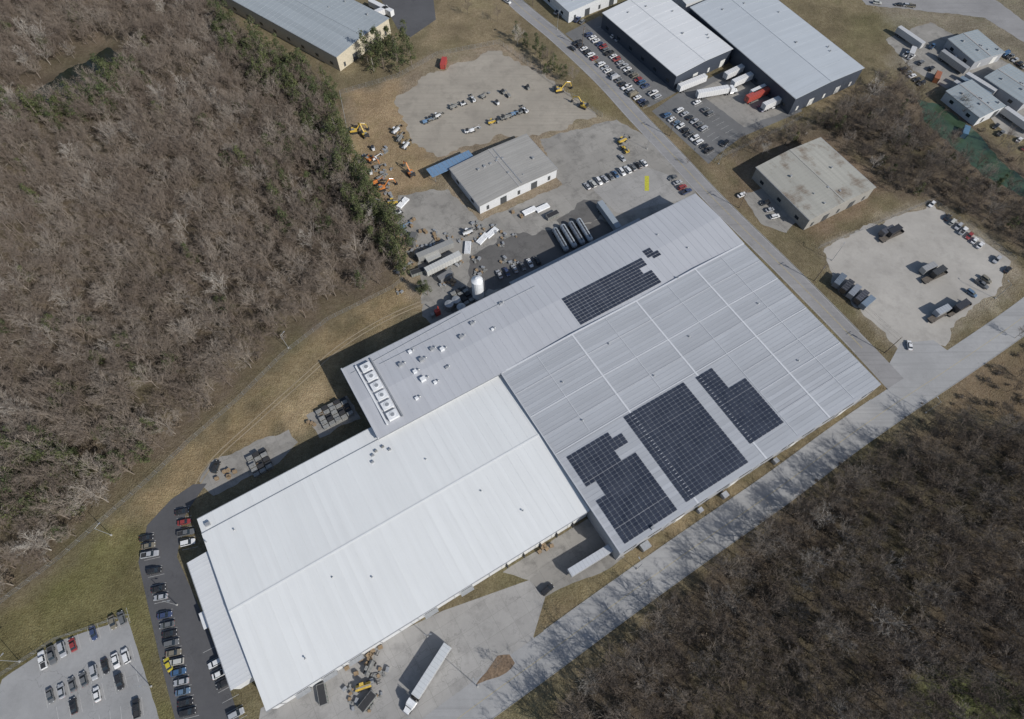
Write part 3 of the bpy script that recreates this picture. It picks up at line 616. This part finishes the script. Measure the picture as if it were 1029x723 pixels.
for p,q,c in (((603,211),(619,233),(.27,.31,.35)),((424,262),(452,250),(.28,.28,.27)),((432,276),(460,262),(.5,.5,.48))): seg('semi_trailer',TRL,p,q,c)
for p,q,c in (((684,92),(704,84),(.7,.7,.7)),((730,80),(748,71),(.65,.65,.65)),((737,88),(757,79),(.7,.7,.7)),((750,104),(772,94),(.4,.06,.04)),((756,98),(775,89),(.7,.7,.7)),((770,110),(786,103),(.65,.65,.65))): seg('semi_trailer',TRL,p,q,c)
seg('semi_truck',STR,(703,99),(738,93),(.7,.7,.7),shift=-3)
for p,q,c in (((836,291),(848,277),(.12,.15,.19)),((843,297),(856,283),(.03,.03,.035)),((850,302),(863,288),(.22,.24,.27)),((857,307),(871,294),(.05,.05,.06)),((863,312),(877,300),(.16,.21,.27))): seg('box_truck',BXT,p,q,c)
for p,q in (((884,243),(904,234)),((927,284),(947,275)),((950,318),(972,306)),((936,322),(950,314))): seg('flatbed_trailer',FLT,p,q)
for p,q,c in (((925,275),(938,269),(.3,.3,.3)),((938,318),(952,311),(.35,.37,.4)),((884,238),(897,232),(.06,.06,.07))): seg('box_truck',BXT,p,q,c)
for u,v,c,r_ in ((895,236,(.03,.03,.035),0),(939,277,(.05,.05,.05),0),(962,311,(.04,.04,.045),0),(446,66,(.4,.05,.04),.9),(436,262,(.4,.4,.38),0),(968,135,(.1,.2,.3),.5),(940,80,(.35,.12,.05),.5),(915,55,(.55,.55,.55),.5),(448,280,(.2,.2,.2),.1),(415,243,(.12,.12,.12),.8)):
    x,y=G(u,v); place('shipping_container',CNT,(x,y,1.16 if u in(895,939,962) else .03),ANG+r_,color=c)
for p,q,c in (((960,92),(978,103),(.4,.4,.4)),((966,88),(984,99),(.15,.2,.25)),((972,84),(990,95),(.5,.5,.5)),((1012,120),(1026,130),(.5,.5,.5)),((905,38),(918,47),(.5,.5,.5)),((378,10),(390,16),(.7,.7,.7)),((372,22),(384,17),(.7,.7,.7)),((948,62),(962,72),(.3,.3,.3))): seg('semi_trailer',TRL,p,q,c)
def excavator(k):
    mb=MB()
    for s in (-1,1):
        mb.loft([[(x,s*1.2-.28,z),(x,s*1.2+.28,z),(x,s*1.2+.28,z2),(x,s*1.2-.28,z2)] for x,z,z2 in ((-2,.3,.6),(-1.7,.02,.9),(1.7,.02,.9),(2,.3,.6))],'dark')
    mb.box((0,0,.8),(1.6,2,.4),'dark'); mb.box((-.6,0,1.6),(3.2,2.5,1.0),k); mb.box((-1.9,0,1.8),(.8,2.4,1.3),'dark'); mb.box((.7,.75,2.2),(1.5,.95,1.6),'dark',taper=.85); mb.box((.75,.75,2.35),(1.56,1.0,.8),'glass',taper=.9)
    mb.box((-.9,-.4,2.13),(1.6,1.2,.06),'mgrey')
    mb.tube((.8,-.2,1.7),(3.2,-.2,4.6),.32,.28,k,4); mb.tube((3.2,-.2,4.6),(5.6,-.2,3.9),.28,.22,k,4); mb.tube((5.5,-.2,4.1),(6.2,-.2,1.6),.22,.16,k,4); mb.tube((1.6,-.2,1.9),(3.3,-.2,3.9),.08,.08,'chrome',6); mb.tube((3.6,-.2,4.9),(5.4,-.2,4.4),.08,.08,'chrome',6)
    mb.prism([(6.3,1.7),(6.9,1.2),(6.5,.4),(5.8,.5),(5.9,.9),(6.2,1.1)],-.75,.35,'dark'); return mb.mesh('excavator')
def telehandler(k):
    mb=MB(); mb.box((0,0,1.0),(4.2,1.5,.6),k); mb.box((-.2,.65,1.8),(1.4,.8,1.2),'glass',taper=.85); mb.box((-.2,.65,2.42),(1.2,.75,.08),k); mb.tube((-2,-.1,2.0),(3.6,-.1,1.7),.24,.18,'mgrey',4); mb.box((3.8,-.1,1.0),(.15,1.3,1.0),'dark')
    for s in (-1,1): mb.box((4.4,s*.4-.1,.5),(1.2,.12,.06),'dark')
    mb.box((-1.6,-.55,1.5),(1.3,.5,.6),k); wheels(mb,(-1.4,1.5),.95,.55,.4); return mb.mesh('telehandler')
def boom_lift(k):
    mb=MB(); mb.box((0,0,.7),(2.4,1.8,.4),'dark'); mb.box((-.5,0,1.25),(2.4,1.6,.8),k); mb.tube((-1.4,0,1.7),(3.6,0,2.0),.2,.14,k,4); mb.box((4.2,0,.95),(.9,1.8,.08),'steel')
    for x in (3.8,4.6):
        for y in (-.85,.85): mb.tube((x,y,.95),(x,y,2.05),.03,.03,k,5)
    for y in (-.85,.85): mb.tube((3.8,y,2.05),(4.6,y,2.05),.03,.03,k,5)
    mb.tube((3.6,0,2.0),(4.0,0,1.0),.1,.1,k,4); wheels(mb,(-.9,.9),.9,.42,.3); return mb.mesh('boom_lift')
def skid(k):
    mb=MB(); mb.box((-.1,0,.8),(2.2,1.1,.9),k); mb.box((0,0,1.65),(1.2,1.0,.9),'glass',taper=.9); mb.box((0,0,2.12),(1.2,1.05,.08),'dark')
    for s in (-1,1): mb.tube((-1.1,s*.65,1.3),(1.3,s*.65,.9),.1,.08,k,4)
    mb.prism([(1.3,.15),(1.9,.1),(1.5,.8),(1.3,.8)],-.85,.85,'dark'); wheels(mb,(-.6,.65),.68,.38,.26); return mb.mesh('skid_steer')
EX={k:excavator(k) for k in('orange','yellow')}; TH_={k:telehandler(k) for k in('yellow','white','mgrey')}; BL={k:boom_lift(k) for k in('mgrey','blue','white','orange')}; SK={k:skid(k) for k in('mgrey','white')}
for u,v,k,a in ((357,133,'yellow',.2),(367,137,'yellow',2.2),(413,176,'orange',2.2),(385,190,'orange',.4),(562,92,'yellow',.3),(586,108,'yellow',2.6),(372,162,'orange',-.6)):
    x,y=G(u,v); place('excavator',EX[k],(x,y,.02),a,scale=.95)
for u,v,k,a in ((398,133,'white',1),(402,141,'mgrey',1.2),(408,148,'white',1.1),(470,235,'white',.5),(395,205,'yellow',.2),(545,175,'white',.3),(625,143,'yellow',.6),(366,690,'yellow',.3),(372,672,'mgrey',1.2),(628,152,'yellow',2)):
    x,y=G(u,v); place('telehandler',TH_[k],(x,y,.03),a)
mr=random.Random(9)
for (u1,v1,u2,v2,n_) in ((428,124,440,118,4),(455,108,485,99,4),(495,124,527,113,7),(500,104,512,98,2),(470,134,475,132,2),(376,150,384,190,5),(505,95,530,90,2),(366,165,378,185,3),(400,215,420,260,4)):
    for i in range(n_):
        t=i/max(1,n_-1); x,y=G(u1+(u2-u1)*t+mr.uniform(-1,1),v1+(v2-v1)*t+mr.uniform(-1,1)); q=mr.random(); a=ANG+mr.choice([0,1.57])+mr.uniform(-.2,.2)
        if q<.45: k=mr.choice(['mgrey','white','mgrey','blue','orange']); place('boom_lift',BL[k],(x,y,.03),a,scale=.85)
        elif q<.8: k=mr.choice(list(SK)); place('skid_steer_loader',SK[k],(x,y,.03),a)
        else: place('telehandler',TH_[mr.choice(list(TH_))],(x,y,.03),a,scale=.85)
mb=MB()
for i in range(4): mb.box((0,0,.2+i*.28),(1.2,1.0,.05),'wood'); mb.box((0,-.4,.1+i*.28),(1.2,.1,.1),'wood'); mb.box((0,.4,.1+i*.28),(1.2,.1,.1),'wood'); mb.box((0,0,.1+i*.28),(1.2,.1,.1),'wood')
PAL=mb.mesh('pallet_stack')
mb=MB(); 
for i in range(5):
    for j in range(2): mb.tube((-3,i*.5-1,.3+j*.45),(3,i*.5-1,.3+j*.45),.23,.23,'white',8)
PIP=mb.mesh('pipe_stack')
mb=MB(); mb.prism([(-2.8,.2),(2.4,.2),(2.8,1.7),(-2.8,1.7)],-1.15,1.15,'mgrey'); mb.box((0,0,1.72),(5.2,2.0,.04),'dark')
for x in (-2,-1,0,1,2): mb.box((x,0,.95),(.12,2.42,1.3),'green')
DMP=mb.mesh('dumpster')
mb=MB()
for i in range(3):
    for j in range(5): mb.box((i*2.3-2.3,j*1.6-3.2,.5+.2*((i+j)%3)),(2.0,1.3,1.0+.4*((i+j)%3)),'dark' if (i*j)%3 else 'mgrey')
CRT=mb.mesh('stillage_stack')
mb=MB()
for i in range(7): mb.box((mr.uniform(-1.5,1.5),mr.uniform(-1.2,1.2),mr.uniform(.2,.5)),(mr.uniform(.5,2.2),mr.uniform(.3,1),mr.uniform(.3,.9)),mr.choice(['mgrey','steel','wood','dark','white']),rz=mr.uniform(0,3))
MAT=mb.mesh('scrap_material_pile')
for u,v in ((225,478),(232,474),(262,468),(330,412),(322,418),(345,408),(365,666),(372,660),(378,655),(352,672),(545,553),(550,550),(395,248),(407,262),(436,238),(415,225),(440,250),(520,218),(455,285),(310,430),(425,232),(403,240)):
    x,y=G(u,v)
    for q in range(3): place('pallet_stack',PAL,(x+mr.uniform(-2,2),y+mr.uniform(-2,2),.03),ANG+mr.uniform(-.3,.3))
for i in range(75):
    q=mr.random()
    if q<.6: u=mr.uniform(400,520); v=265-(u-400)*.25+mr.uniform(-25,32)
    elif q<.8: u,v=mr.uniform(365,400),mr.uniform(150,210)
    else: u,v=mr.uniform(350,385),mr.uniform(655,712)
    x,y=G(u,v)
    lx=x*math.cos(ANG)+y*math.sin(ANG); ly=-x*math.sin(ANG)+y*math.cos(ANG)
    if (lx>-3 and ly<117 and ly>10) or (ly>27 and ly<93 and lx<50): continue
    place('material_pile',MAT,(x,y,.03),mr.uniform(0,6),scale=mr.uniform(.5,1.1))
for u,v,a in ((545,210,ANG),(485,241,ANG+.4),(494,235,ANG+.3),(470,250,ANG+1),(405,205,1),(532,213,ANG)): x,y=G(u,v); place('pipe_stack',PIP,(x,y,.03),a)
for u,v,a in ((325,698,1.9),(420,275,.4),(370,705,.9),(555,218,ANG)): x,y=G(u,v); place('dumpster',DMP,(x,y,.03),a)
for u,v,a in ((331,419,ANG),(343,413,ANG),(262,466,ANG),(465,300,ANG)): x,y=G(u,v); place('stillage_stack',CRT,(x,y,.03),a)
mb=MB(); mb.tube((0,0,2.5),(0,0,11),1.9,1.9,'white',20); mb.tube((0,0,11),(0,0,12),1.9,.5,'white',20); mb.tube((0,0,1),(0,0,2.5),.5,1.9,'white',20); mb.tube((1.95,0,.2),(1.95,0,11.5),.08,.08,'steel',5); mb.tube((2.3,.3,.2),(2.3,.3,11.5),.05,.05,'steel',5)
for a in range(4): mb.tube((1.5*math.cos(a*1.57+.8),1.5*math.sin(a*1.57+.8),0),(1.6*math.cos(a*1.57+.8),1.6*math.sin(a*1.57+.8),3),.12,.12,'steel',6)
x,y=G(481,301); place('storage_silo',mb.mesh('silo'),(x,y,0),scale=1.15)
mb=MB(); mb.tube((0,0,0),(0,0,3.2),1.7,1.7,'mgrey',20); mb.tube((0,0,3.2),(0,0,3.6),1.7,.3,'steel',20); TK=mb.mesh('tank')
for u,v in ((452,310),(459,306),(464,313)): x,y=G(u,v); place('storage_tank',TK,(x,y,0))
x,y=G(440,316); mb=MB(); mb.box((0,0,1.4),(2,1.5,2.8),'red'); mb.tube((.5,0,2.8),(.5,0,5),.25,.2,'red',8); mb.box((-2,0,1),(1.4,1.4,2),'mgrey'); place('dust_collector',mb.mesh('dc'),(x,y,0),ANG)
sheet('planting_bed',[(478,688),(492,670),(500,660),(512,658),(517,666),(508,676),(495,684)],.06,'mulch',.3)
mb=MB(); mb.tube((0,0,0),(0,0,11),.17,.11,'pole',8); mb.box((0,0,10.2),(2.4,.12,.12),'pole'); mb.box((0,0,9.2),(1.6,.1,.1),'pole'); mb.tube((.25,0,8),(.25,0,8.9),.2,.2,'steel',8)
for x in (-1.1,-.4,.5,1.1): mb.tube((x,0,10.25),(x,0,10.45),.05,.05,'steel',6)
UP=mb.mesh('utility_pole')
mb=MB(); mb.tube((0,0,0),(0,0,9),.1,.07,'steel',8); mb.tube((0,0,9),(1.6,0,9.2),.05,.04,'steel',6); mb.box((1.8,0,9.2),(.7,.3,.12),'steel'); mb.box((0,0,.15),(.5,.5,.3),'walk'); SL=mb.mesh('street_lamp')
wires=[]
for u,v in ((530,5),(578,48),(665,137),(738,212),(812,285),(880,352)):
    x,y=G(u,v); a=Vector((x,y))
    k=min(range(len(R1)),key=lambda i:(R1[i]-a).length); q=offs(R1,5.8)[k]; wires.append((q.x,q.y)); place('utility_pole',UP,(q.x,q.y,0),ANG)
mb=MB()
for (x0,y0),(x1,y1) in zip(wires,wires[1:]):
    for o in (-1.0,0.4,1.0):
        pr=None
        for i in range(9):
            t=i/8; p_=(x0+(x1-x0)*t+o*E1.x,y0+(y1-y0)*t+o*E1.y,10.4-1.2*4*t*(1-t))
            if pr: mb.tube(pr,p_,.02,.02,'dark',3,False)
            pr=p_
place('power_lines',mb.mesh('power_lines'))
for u,v,a in ((112,538,1),(20,665,1),(152,690,0),(178,608,0),(290,350,1),(430,640,0),(480,690,2),(822,425,2),(700,510,2),(640,572,2),(930,415,2),(722,165,1),(560,30,1),(650,150,1),(836,262,1),(1000,300,2)):
    x,y=G(u,v); place('street_lamp',SL,(x,y,0),a)
def fence(name,px,h=2.2,step=3):
    Q=[Vector(p) for p in W(px)]; mb=MB()
    for a,b in zip(Q,Q[1:]):
        n_=max(1,int((b-a).length/step))
        for i in range(n_+1):
            p=a.lerp(b,i/n_); z=gz(p.x,p.y); mb.tube((p.x,p.y,z),(p.x,p.y,z+h),.05,.05,'steel',5)
        for z in (.15,.8,1.5,h-.05): mb.tube((a.x,a.y,z),(b.x,b.y,z),.025,.025,'steel',4)
    place(name,mb.mesh(name))
fence('chain_link_fence',[(405,282),(395,290),(330,322),(285,357),(238,404),(190,445),(150,483),(100,527),(60,562),(0,607)])
fence('chain_link_fence',[(342,95),(400,78),(440,56),(502,44),(560,88),(605,118)]); fence('chain_link_fence',[(342,95),(350,135),(366,180),(395,225),(402,280)])
fence('chain_link_fence',[(718,162),(790,128),(806,118)]); fence('chain_link_fence',[(822,250),(935,203),(1018,262)]); fence('chain_link_fence',[(0,680),(58,642),(130,618)])
# ------------------------------------------------------------------ trees
def bare(seed,H,bk):
    r=random.Random(seed); mb=MB()
    def rd(d,ang):
        a=d.orthogonal().normalized(); b=d.cross(a); t=r.uniform(0,2*math.pi); return (d*math.cos(ang)+(a*math.cos(t)+b*math.sin(t))*math.sin(ang)).normalized()
    def tri(p,q,w_):
        d=(q-p); s=d.cross(Vector((r.gauss(0,1),r.gauss(0,1),r.gauss(0,1)))).normalized()*w_/2; mb.add([p-s,p+s,q],[(0,1,2)],bk)
    pts=[Vector((0,0,-.3))]
    for i in range(6): pts.append(pts[-1]+Vector((r.uniform(-.25,.25),r.uniform(-.25,.25),H*.12)))
    for i in range(6): mb.tube(pts[i],pts[i+1],.19*(1-i*.13),.19*(1-(i+1)*.13),bk,5,False)
    nl=11
    for i in range(nl):
        k=r.uniform(1.8,6); p=pts[int(k)].lerp(pts[min(6,int(k)+1)],k%1); az=i*2.4+r.uniform(-.4,.4); el_=r.uniform(.5,1.2)
        d=Vector((math.cos(az)*math.cos(el_),math.sin(az)*math.cos(el_),math.sin(el_))); L=H*r.uniform(.3,.46)
        q=[p]; dd=d
        for j in range(3): dd=(dd+Vector((r.uniform(-.2,.2),r.uniform(-.2,.2),.12))).normalized(); q.append(q[-1]+dd*L/3)
        for j in range(3): mb.tube(q[j],q[j+1],.085-.024*j,.085-.024*(j+1),bk,3,False)
        for s in range(6):
            t=r.uniform(.6,3); j=min(2,int(t)); p1=q[j].lerp(q[j+1],t-j); d1=rd((q[j+1]-q[j]).normalized(),r.uniform(.4,.85)); d1.z+=.15; L1=L*r.uniform(.35,.55); p2=p1+d1*L1
            tri(p1,p2,.10)
            for s2 in range(5):
                p3=p1.lerp(p2,r.uniform(.2,1)); d3=rd(d1.normalized(),r.uniform(.3,.8)); L3=L1*r.uniform(.4,.65); p4=p3+d3*L3; tri(p3,p4,.075)
                for s3 in range(4): p5=p3.lerp(p4,r.uniform(.2,1)); tri(p5,p5+rd(d3,r.uniform(.3,.9))*r.uniform(.5,1.1),.06)
    return mb.mesh('bare_tree',False)
def leafy(seed,H,R,conic,key,nleaf=1100,ls=.5):
    r=random.Random(seed); mb=MB(); mb.tube((0,0,-.2),(0,0,H*.9),.2,.04,'bark',5,False); cl=[]
    for i in range(34):
        h=r.uniform(.22,1); rad=R*((1-h)*.95+.12 if conic else math.sqrt(max(.05,1-(2*h-1.1)**2)))*r.uniform(.35,1); az=r.uniform(0,6.28)
        c=Vector((math.cos(az)*rad,math.sin(az)*rad,h*H)); cl.append((c,R*r.uniform(.2,.38))); mb.tube((0,0,max(.5,h*H-rad*.4)),c,.05,.02,'bark',3,False)
    for i in range(nleaf):
        c,s=r.choice(cl); d=Vector((r.gauss(0,1),r.gauss(0,1),r.gauss(0,.7))); d=d.normalized()*s*r.uniform(.4,1.1); p=c+d
        n_=(d.normalized()+Vector((r.uniform(-.8,.8),r.uniform(-.8,.8),r.uniform(-.3,.9)))).normalized(); a=n_.orthogonal().normalized(); b=n_.cross(a); k=ls*r.uniform(.5,1.2)
        t=r.uniform(0,6.28); a2=a*math.cos(t)+b*math.sin(t); b2=n_.cross(a2); mb.add([p-a2*k*.5,p+b2*k*.35,p+a2*k*.5,p-b2*k*.35],[(0,1,2,3)],key)
    return mb.mesh('leafy',False)
BT=[bare(100+i,13+(i%4),'bark') for i in range(8)]; BT2=[bare(140+i,13+(i%4),'bark2') for i in range(6)]; EV=[leafy(200+i,10+i%3*2,3.1+.3*(i%3),i%2==0,'leaf') for i in range(4)]
BR=[leafy(300+i,2.2,1.5,False,'dryleaf',220,.36) for i in range(3)]
fa=W([(-40,-30),(1069,-30),(1069,763),(-40,763)])
def scatter(par,poly,step,lib,smin,smax,seed,dens=1,name='tree',nz=None,margin=0):
    P=W(poly); A=np.array(P); x0,y0=A.min(0);x1,y1=A.max(0); r=np.random.RandomState(seed)
    gx,gy=np.meshgrid(np.arange(x0,x1,step),np.arange(y0,y1,step)); gx=gx+r.uniform(-.5,.5,gx.shape)*step*.9; gy=gy+r.uniform(-.5,.5,gx.shape)*step*.9
    ok=(psd(gx,gy,P)>margin)&(r.rand(*gx.shape)<dens)&(psd(gx,gy,fa)>-12)
    ok&=(psd(gx,gy,pondW)<-5)&(psd(gx,gy,strW)<-2.0)
    if nz: ok&=fbm(gx,gy,nz[0],nz[1])>nz[2]
    c=0
    for x,y in zip(gx[ok],gy[ok]):
        s=r.uniform(smin,smax); place(name,lib[r.randint(len(lib))],(x,y,gz(x,y)-.1),r.uniform(0,6.28),par,(s*r.uniform(.85,1.2),s*r.uniform(.85,1.2),s)); c+=1
    return c
pondW=W(pondP); strW=W([(922,100),(945,106),(982,134),(1010,165),(1040,186),(1040,202),(990,178),(955,144),(930,122)])
wl_=empty('bare_woodland'); c1=scatter(wl_,woodsL,4.9,BT,.5,1.0,1,.93,'tree'); scatter(wl_,woodsL,7,BR,.6,1.5,4,.4,'brush')
wr=empty('bare_woodland'); c2=scatter(wr,woodsR,4.7,BT2,.5,.9,2,.92,'tree'); scatter(wr,woodsR,5,BR,.6,1.5,5,.4,'brush')
scatter(wr,[(930,424),(930,440),(866,474),(796,528),(726,578),(664,632),(610,684),(560,735),(545,728),(606,664),(660,612),(726,559),(796,510),(866,456)],6,BT2,.75,1.05,21,.75,'tree')
wm=empty('bare_woodland'); c3=scatter(wm,woodsM,4.8,BT2+BT[:2],.4,.8,3,.88,'tree'); scatter(wm,woodsM,5,BR,.6,1.3,6,.6,'brush')
fr=empty('roadside_brush'); scatter(fr,[(960,385),(1040,335),(1130,300),(1130,450),(1040,445),(985,418),(930,436)],4,BR,.4,1.0,8,.5,'brush'); scatter(fr,[(985,400),(1040,360),(1130,340),(1130,450),(1040,445),(985,418)],7,BT2,.35,.6,18,.7,'tree')
scatter(fr,[(860,445),(930,400),(935,436),(800,520),(640,640),(640,625)],5,BR,.3,.6,9,.3,'brush')
ev=empty('evergreen_belt'); scatter(ev,[(220,20),(245,38),(292,66),(332,90),(350,140),(372,195),(408,240),(416,285),(385,262),(352,215),(318,160),(298,120),(255,88),(225,58)],4.4,EV,.9,1.3,10,.8,'evergreen')
scatter(ev,[(-20,98),(40,112),(60,112),(118,82),(128,58),(145,85),(130,118),(60,135),(-20,130)],5,EV,1.0,1.4,11,.75,'evergreen'); scatter(ev,[(10,465),(70,435),(100,470),(70,515),(20,530)],4.6,EV,.8,1.1,12,.6,'evergreen')
scatter(ev,[(230,150),(300,130),(330,190),(350,260),(300,250)],8,EV,.75,1.1,15,.5,'evergreen')
scatter(ev,woodsL,14,EV,.7,1.05,13,.24,'evergreen'); scatter(ev,woodsM,10,EV,.45,.75,14,.38,'evergreen'); scatter(ev,[(0,440),(150,370),(190,430),(60,545),(0,560)],8,EV,.7,1.0,16,.36,'evergreen'); scatter(ev,[(925,680),(985,660),(1045,690),(1029,745),(940,745)],6,EV,.4,.6,17,.5,'evergreen')
for u,v,s in ((370,64,1.2),(380,54,1.4),(392,49,1.2),(399,62,1.4),(410,56,1.3),(386,70,1.3),(402,74,1.2),(414,67,1.0),(376,72,1.1),(424,294,.8),(430,297,.7),(545,62,.8),(555,72,.9),(528,48,.8),(538,55,.8),(565,80,.7),(518,40,.7),(548,75,.6)):
    x,y=G(u,v); place('evergreen_tree',EV[int(u)%4],(x,y,0),u,scale=s)
for u,v,s in ((520,45,.7),(550,68,.7),(575,84,.6),(470,15,.5),(500,22,.5),(840,125,.7),(880,90,.6),(735,160,.4),(760,150,.45),(690,165,.3),(1020,340,.5),(500,668,.35)):
    x,y=G(u,v); place('bare_tree',BT[int(v)%8],(x,y,0),u,scale=s)
print('TREES',c1,c2,c3)
